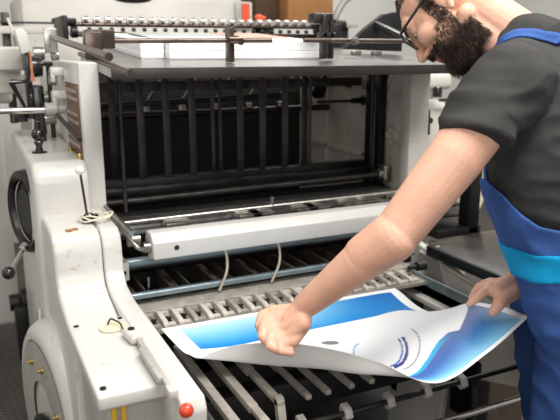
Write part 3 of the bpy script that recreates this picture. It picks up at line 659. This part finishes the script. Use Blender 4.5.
# left hand
def P3(a): return at(*a)
palm = [((300,311,1.345),(274,311,1.370),.018,.0125), ((301,316,1.335),(277,320,1.352),.020,.0125), ((302,320,1.325),(282,329,1.335),.020,.0125), ((303,323,1.32),(289,337,1.322),.018,.012)]
for a, b_, ra, rb in palm: capsule(bm, P3(a), P3(b_), ra, rb, 16)
capsule(bm, wrL, P3((290,319,1.34)), .0235, .0185, 20); capsule(bm, P3((297,318,1.34)), P3((273,322,1.352)), .020, .0105, 16); capsule(bm, P3((297,322,1.335)), P3((278,331,1.335)), .020, .0105, 16); capsule(bm, P3((297,314,1.345)), P3((273,315.5,1.362)), .018, .0105, 16)
def finger(pts, r0): 
    chain(bm, [P3(p) for p in pts], [r0, r0*.97, r0*.9, r0*.78], 14)
finger([(275,310,1.372),(262,315,1.372),(259,326,1.355),(264,336,1.345)], .0106)
finger([(278,319,1.352),(264,324.5,1.348),(262,336.5,1.328),(269,345,1.322)], .0110)
finger([(284,328.5,1.335),(270,335,1.328),(270,346,1.310),(279,351,1.310)], .0106)
finger([(292,337,1.322),(280.5,343.5,1.312),(281.5,351,1.302),(291,353,1.305)], .0098)
for a, b_ in (((283,322,1.345),(267,328.5,1.338)), ((288,333,1.328),(275,339,1.320)), ((281,313.5,1.362),(266,318.5,1.358))): capsule(bm, P3(a), P3(b_), .0095, .0088, 12)
capsule(bm, P3((303,325,1.330)), P3((293,341,1.318)), .0165, .0135, 16); capsule(bm, P3((293,341,1.318)), P3((284,343,1.315)), .0125, .010, 14)
chain(bm, [P3((298,322,1.355)), P3((284,334,1.37)), P3((272,341,1.365))], [.015, .012, .0095], 14)
# right arm
shR, elR, wrR = at(545, 85, 1.60), at(570, 235, 1.64), at(519, 279, 1.50)
chain(bm, [shR, elR, wrR], [.062, .047, .030], 20)
capsule(bm, wrR, P3((497,290,1.465)), .028, .019, 18)
for a, b_, ra, rb in [((515,282,1.50),(493,285,1.50),.018,.014), ((512,288,1.48),(490,290,1.475),.018,.0135), ((514,292,1.465),(500,301,1.45),.019,.015)]: capsule(bm, P3(a), P3(b_), ra, rb, 16)
finger([(492,288,1.475),(484,292,1.465),(477,298,1.455),(470,303.5,1.45)], .0105)
finger([(493,285,1.495),(484,287,1.49),(476,292,1.485),(472,298,1.48)], .0105)
finger([(494,283,1.51),(486,283,1.51),(478,287,1.51),(474,293,1.51)], .0100)
finger([(497,282,1.525),(490,281,1.53),(483,284,1.53),(479,289,1.53)], .0088)
chain(bm, [P3((507,294,1.46)), P3((499,304,1.44)), P3((493,312,1.445))], [.017, .014, .0105], 16)
# torso core + neck
chest = at(552, 110, 1.40)
for s, D in ((-1, 1.31), (1, 1.50)):
    capsule(bm, at(548, 105, D), at(590, 285, D), .080, .088, 24)
capsule(bm, at(515, 85, 1.27), at(555, 82, 1.56), .062, .062, 24)
# legs
hipL, hipR = hipc - lat*.09 + V((0,0,-.03)), hipc + lat*.09 + V((0,0,-.03))
for s, h in ((-1, hipL), (1, hipR)):
    kn = V((h.x, h.y, .50)) + face*.03*(1 if s < 0 else -1) + lat*.02*s; an = V((h.x, h.y, .10)) - face*.02 + lat*.03*s
    chain(bm, [h, kn, an], [.085, .055, .038], 20)
# head frame
PITCH = R(47); TURN = R(33)
fx = (-rt*math.cos(TURN) + fw*math.sin(TURN)).normalized()
hz = up.copy(); hx = (fx*math.cos(PITCH) - hz*math.sin(PITCH)).normalized(); 
hy = (-fw*math.cos(TURN) - rt*math.sin(TURN)).normalized(); hy = (hy - hx*hy.dot(hx)).normalized(); hzz = hx.cross(hy)  # local: x face, y his left, z crown
hy_sign = 1
ear = at(443, 2, 1.36) + (-hy)*0.0
HC = ear - hy*.072
HM = Matrix.Translation(HC) @ Matrix((hx, hy, hzz)).transposed().to_4x4()
def H(x, y, z): return HM @ V((x, y, z))
E_ = lambda c, r: ellip(bm, c, r, HM)
E_((-.008, 0, .055), (.098, .076, .088)); E_((.035, 0, .015), (.062, .064, .075)); E_((.045, 0, -.045), (.045, .050, .050))
E_((.070, 0, -.080), (.024, .026, .022)); E_((.072, 0, .045), (.030, .052, .036)); 
for s in (-1, 1):
    E_((.062, s*.040, -.002), (.030, .024, .024)); E_((.082, s*.026, .043), (.016, .026, .009)); E_((.030, s*.052, -.045), (.040, .014, .032))
    capsule(bm, H(.104, s*.010, -.018), H(.098, s*.013, -.017), .0085, .007, 12)
    capsule(bm, H(-.01, s*.055, -.05), H(.05, s*.028, -.088), .020, .018, 14)
    E_((.0775, s*.031, .0275), (.0145, .017, .0125))
    # ear
    E_((-.006, s*.079, .004), (.017, .006, .030)); capsule(bm, H(-.012, s*.084, .024), H(-.019, s*.085, .004), .005, .0045, 10); capsule(bm, H(.0, s*.082, .031), H(-.012, s*.084, .024), .0045, .005, 10); capsule(bm, H(-.019, s*.085, .004), H(-.004, s*.080, -.024), .0045, .007, 10)
capsule(bm, H(.092, 0, .036), H(.112, 0, -.004), .0085, .011, 14); capsule(bm, H(.112, 0, -.004), H(.116, 0, -.010), .0115, .0115, 14)
capsule(bm, H(.086, -.018, -.038), H(.086, .018, -.038), .010, .010, 12)
# neck
capsule(bm, H(-.025, 0, -.005), at(528, 46, 1.40), .056, .058, 24); capsule(bm, H(.005, 0, -.045), at(520, 62, 1.40), .048, .050, 24)
body = addmesh('body', remesh(bm, .0027, 2, 'body'), 'skin', man)
# --- lips, eyes
bm = new(); capsule(bm, H(.0955, -.016, -.0405), H(.0965, 0, -.040), .004, .0055, 10); capsule(bm, H(.0965, 0, -.040), H(.0955, .016, -.0405), .0055, .004, 10)
capsule(bm, H(.094, -.014, -.049), H(.095, .014, -.049), .0055, .0055, 10); addmesh('lips', remesh(bm, .002, 2, 'lips'), 'lip', man)
for s in (-1, 1):
    bm = new(); ball(bm, H(.0790, s*.031, .0235), .0120, 18); obj('eye', bm, 'eye', man, 60)
    bm = new(); ball(bm, H(.0862, s*.031, .0195), .0055, 14); obj('iris', bm, 'black', man, 60)
# --- hair cap and beard (strands as one mesh each)
bme = bmesh.new(); bme.from_mesh(body.data); bvh = BVHTree.FromBMesh(bme)
HMi = HM.inverted()
def strands(name, test, lng, n, seed, rw=.0007, down=(.0,0,-1), spread=.5):
    rnd = random.Random(seed); bm = new(); faces = [f for f in bme.faces if test(HMi @ f.calc_center_median())]
    dn = (HM.to_3x3() @ V(down)).normalized()
    if not faces: bm.free(); return None
    for _ in range(n):
        f = rnd.choice(faces); p = f.calc_center_median()+V((rnd.uniform(-1,1), rnd.uniform(-1,1), rnd.uniform(-1,1)))*.0015
        q = HMi @ p; ln = lng(q)*rnd.uniform(.5, 1.1)
        nn = f.normal; jit = V((rnd.uniform(-1,1), rnd.uniform(-1,1), rnd.uniform(-1,1)))*spread
        d1 = (nn*.8+dn*.7+jit*.6).normalized(); d2 = (nn*.25+dn*1.0+jit).normalized()
        a = p-nn*.001; b_ = a+d1*ln*.5; c = b_+d2*ln*.5
        u, w = frame_of(d1)
        rg = [[bm.verts.new(o_+(u*math.cos(t)+w*math.sin(t))*r_) for t in (0, 2.1, 4.2)] for o_, r_ in ((a, rw), (b_, rw*.8))]
        tip = bm.verts.new(c)
        for k in range(3):
            bm.faces.new((rg[0][k], rg[0][(k+1) % 3], rg[1][(k+1) % 3], rg[1][k])); bm.faces.new((rg[1][k], rg[1][(k+1) % 3], tip))
    o = obj(name, bm, 'hair', man, 180); return o
def in_beard(q, margin=0):
    x, y, z = q
    if abs(y) < .092 and z < -.005 and z > -.125 and x > -.012:
        if z > -.012 and x > .030: return False
        if abs(y) > .070 and x < .006: return False
        if z > -.028 and x > .052: return False          # cheek stays bare
        if x > .080 and abs(y) < .022 and z > -.056 and z < -.034: return False   # lips
        if x > .086 and z > -.026: return False
        if z > -.06 and x < .004+(-z)*.1 : return False
        return z > -.105 or x > .02
    return False
def in_side(q): return abs(q.y) > .055 and .0 <= q.z+.015 < .06 and .012 < q.x < .036
def in_hair(q): return q.z > .02 and (q.z > .11 or q.x < .03-.0*q.z or (q.z > .085 and q.x < .085)) and not (abs(q.y) > .070 and q.z < .04 and q.x > -.03)
strands('beard', in_beard, lambda q: .010+.016*sm(-.03, -.09, q.z)*(1 if q.x > .0 else .6), 9500, 1, .00055, (.25, 0, -1))
strands('sideburns', in_side, lambda q: .006, 2200, 2, .0006)
strands('moustache', lambda q: q.x > .076 and -.037 < q.z < -.024 and abs(q.y) < .032, lambda q: .012, 1600, 5, .0007, (.1, 0, -1), .35)
strands('hair', in_hair, lambda q: .012, 9000, 3, .001, (-.6, 0, -.5), .4)
strands('eyebrows', lambda q: q.x > .07 and .040 < q.z < .051 and .010 < abs(q.y) < .050, lambda q: .006, 700, 6, .0006, (.0, 0, -.2), .3)
# --- glasses
bm = new()
for s in (-1, 1):
    c = V((.108, s*.034, .022)); ring = []
    for k in range(33):
        a = 2*math.pi*k/32; ry, rz = .027, .020
        ca_, sa_ = math.cos(a), math.sin(a); sc_ = 1/((abs(ca_)**3+abs(sa_)**3)**(1/3))
        ring.append(H(c.x-abs(ry*ca_*sc_)*.05 - (.006 if s*ca_ > .5 else 0)*0, c.y+ry*ca_*sc_, c.z+rz*sa_*sc_))
    tube(bm, ring, .0024, 8, cap=False)
    tube(bm, curve([H(.106, s*.062, .030), H(.098, s*.073, .032), H(.05, s*.080, .033), (H(.0, s*.084, .034)), H(-.020, s*.085, .022)], 6), .0030, 8)
tube(bm, curve([H(.107, -.008, .026), H(.112, 0, .030), H(.107, .008, .026)], 5), .0024, 8)
gl = obj('glasses', bm, 'blackpl', None, 60); tag(gl, 'black framed glasses worn by the bearded person', 'glasses')
bm = new()
for s in (-1, 1):
    f = [bm.verts.new(H(.1068, s*.034+.0255*math.cos(2*math.pi*k/24), .022+.019*math.sin(2*math.pi*k/24))) for k in range(24)]
    g = [bm.verts.new(H(.1055, s*.034+.0255*math.cos(2*math.pi*k/24), .022+.019*math.sin(2*math.pi*k/24))) for k in range(24)]
    bm.faces.new(f); bm.faces.new(g[::-1])
    for k in range(24): bm.faces.new((f[k], g[k], g[(k+1) % 24], f[(k+1) % 24]))
bmesh.ops.recalc_face_normals(bm, faces=bm.faces[:])
obj('lens', bm, 'glass', gl)

# --- shirt
bm = new()
capsule(bm, at(512, 86, 1.245), at(480, 118, 1.224), .079, .067, 28); capsule(bm, at(480, 118, 1.224), at(475, 140.5, 1.214), .067, .0665, 28, flat_b=True)
capsule(bm, at(520, 82, 1.30), at(560, 80, 1.54), .080, .078, 28)
for D in (1.325, 1.48):
    capsule(bm, at(545, 105, D), at(549, 170, D), .108, .118, 28); capsule(bm, at(549, 170, D), at(574, 255, D), .118, .100, 28)
capsule(bm, at(552, 82, 1.56), at(575, 150, 1.62), .078, .062, 24, flat_b=True)
capsule(bm, at(530, 46, 1.36), at(548, 60, 1.42), .066, .078, 24); capsule(bm, at(530, 46, 1.43), at(560, 60, 1.46), .062, .074, 24); capsule(bm, at(580, 75, 1.33), at(580, 75, 1.49), .085, .085, 24)
sme = remesh(bm, .0045, 5, 'tshirt')
# soft folds
def folds(me, amp, f1, seed, axis=None):
    me.update(); ax = axis
    nv = [v.normal.copy() for v in me.vertices]
    for v, nrm in zip(me.vertices, nv):
        p = v.co
        q = V((p.dot(rt)*f1[0], p.dot(lat)*f1[1], p.z*f1[2])) + V((seed, 0, 0))
        w = noise.noise(q); w2 = noise.noise(q*2.1+V((5,5,5)))
        v.co = p+nrm*amp*((1-abs(w)*2.4)*.7+w2*.5)
folds(sme, .0075, (9, 6, 21), 3.1)
# cut the neck opening
def cut(me, keep, smooth_iter=12):
    b_ = bmesh.new(); b_.from_mesh(me)
    bmesh.ops.delete(b_, geom=[v for v in b_.verts if not keep(v.co)], context='VERTS')
    for _ in range(smooth_iter):
        bd = {}
        for e in b_.edges:
            if e.is_boundary:
                for v in e.verts: bd.setdefault(v, []).append(e.other_vert(v).co)
        newp = {v: (v.co*.5+sum(ps, V())*(.5/len(ps))) for v, ps in bd.items() if len(ps) == 2}
        for v, p in newp.items(): v.co = p
    b_.to_mesh(me); b_.free(); return me
shirt = addmesh('tshirt', sme, 'shirt', man)
# --- overalls
bm = new()
for D in (1.325, 1.48):
    capsule(bm, at(550, 150, D), at(551, 178, D), .120, .130, 28); capsule(bm, at(551, 178, D), at(572, 255, D), .131, .116, 28); capsule(bm, at(572, 255, D), at(600, 330, D), .118, .120, 28)
for s, h in ((-1, hipL), (1, hipR)):
    kn = V((h.x, h.y, .50)) + face*.05*(1 if s < 0 else -1) + lat*.03*s; an = V((h.x, h.y, .09)) - face*.02 + lat*.04*s
    capsule(bm, h+face*.01, kn, .122, .085, 28); capsule(bm, kn, an, .085, .078, 28, flat_b=True)
ome = remesh(bm, .005, 5, 'overalls')
folds(ome, .009, (12, 8, 13), 8.0)
ob = bmesh.new(); ob.from_mesh(ome)
zf, zs = at(478, 168, 1.29).z, at(545, 230, 1.21).z
xc = lambda p: (p-at(549, 200, 1.23)).dot(face)
def bibz(p):
    q = xc(p); return zs+(zf-zs)*max(0, min(1.15, (q-.016)/.098))**1.25
ob.free()
band_z0, band_z1 = at(516, 284, 1.30).z, at(516, 252, 1.30).z
# the cyan waistband, lifted from the same surface
bb = bmesh.new(); bb.from_mesh(ome)
bb.normal_update()
for v in bb.verts: v.co += v.normal*.004
bme2 = bpy.data.meshes.new('waistband'); bb.to_mesh(bme2); bb.free()
q0 = xc(at(516, 252, 1.25))
cut(bme2, lambda p: band_z0 < p.z-.30*(q0-xc(p)) < band_z1)
cut(ome, lambda p: p.z < bibz(p))
over = addmesh('overalls', ome, 'denim', man)
m_ = over.modifiers.new('cloth', 'SOLIDIFY'); m_.thickness = .004; m_.offset = -1
wb = addmesh('waistband', bme2, 'cyan', over); m_ = wb.modifiers.new('cloth', 'SOLIDIFY'); m_.thickness = .004; m_.offset = -1
# straps
sb_ = bmesh.new(); sb_.from_mesh(shirt.data); sbv = BVHTree.FromBMesh(sb_)
def strap(pts, w, name='shoulder_strap', offs=.004):
    path = curve(pts, 10); proj = []
    for p in path:
        loc, nrm, _, _ = sbv.find_nearest(p); proj.append((loc, nrm))
    bm = new(); prev = None
    for i, (p, nrm) in enumerate(proj):
        d = (proj[min(i+1, len(proj)-1)][0]-proj[max(i-1, 0)][0]).normalized(); s = d.cross(nrm).normalized()
        row = []
        for k in (-1, -.5, 0, .5, 1):
            q, n2, _, _ = sbv.find_nearest(p+s*w*k); row.append(q+n2*offs)
        cur = [bm.verts.new(x) for x in row]
        if prev: [bm.faces.new((prev[k], prev[k+1], cur[k+1], cur[k])) for k in range(4)]
        prev = cur
    bmesh.ops.smooth_vert(bm, verts=bm.verts[:], factor=.5, use_axis_x=True, use_axis_y=True, use_axis_z=True)
    bmesh.ops.recalc_face_normals(bm, faces=bm.faces[:])
    o = obj(name, bm, 'denim', over, 180); m_ = o.modifiers.new('cloth', 'SOLIDIFY'); m_.thickness = .005; m_.offset = 0
    return o
strap([at(482, 190, 1.36), at(478, 165, 1.38), at(480, 110, 1.40), at(490, 62, 1.37), at(508, 46, 1.33), at(532, 41, 1.31), at(560, 44, 1.30), at(600, 60, 1.3), at(640, 150, 1.33)], .017)
strap([at(490, 190, 1.47), at(492, 120, 1.48), at(520, 55, 1.50), at(560, 35, 1.5), at(600, 60, 1.48), at(640, 150, 1.42)], .020)
sb_.free(); bme.free()
# sleeve hem
u_ = (at(474,140,1.217)-at(515,84,1.25)).normalized()
# shoes
for s, h in ((-1, hipL), (1, hipR)):
    an = V((h.x, h.y, .06)) - face*.02 + lat*.04*s
    bm = new(); capsule(bm, an+V((0,0,-.018)), an+face*.15+V((0,0,-.022)), .042, .036, 18); capsule(bm, an, an+V((0,0,.04)), .045, .045, 18)
    me_ = remesh(bm, .005, 3, 'shoe')
    for v in me_.vertices: v.co.z = max(v.co.z, .002)
    addmesh('shoe', me_, 'shoe', man)

# ------------------------------------------------------------------ light
w = bpy.data.worlds.new('hall_light'); SC.world = w; w.use_nodes = True
w.node_tree.nodes['Background'].inputs['Color'].default_value = (1, .985, .96, 1); w.node_tree.nodes['Background'].inputs['Strength'].default_value = .42
def area(name, loc, tgt, sx, sy, e, col=(1, .98, .95)):
    ld = bpy.data.lights.new(name, 'AREA'); ld.shape = 'RECTANGLE'; ld.size = sx; ld.size_y = sy; ld.energy = e; ld.color = col
    o = bpy.data.objects.new(name, ld); C.objects.link(o); o.location = loc
    o.rotation_euler = (V(tgt)-V(loc)).to_track_quat('-Z', 'Y').to_euler()
area('ceiling_lamp', (1.1, .3, 3.5), (.9, 1.5, .9), 2.4, .8, 92)
area('ceiling_lamp', (-1.6, 1.6, 3.2), (.3, 1.6, 1.0), .8, 2.2, 14)
area('ceiling_lamp', (2.6, 3.4, 3.3), (1.6, 3.4, .0), 2.5, 1.2, 50)
area('front_fill', (-.4, -1.6, 2.3), (.9, 1.9, 1.1), 2.2, 1.4, 22, (1, .99, .97))  # added fill behind the camera, brightens the inside of the frame
SC.view_settings.view_transform = 'Standard'; SC.view_settings.look = 'None'; SC.view_settings.gamma = 1; SC.view_settings.use_curve_mapping = False
SC.view_settings.exposure = .33
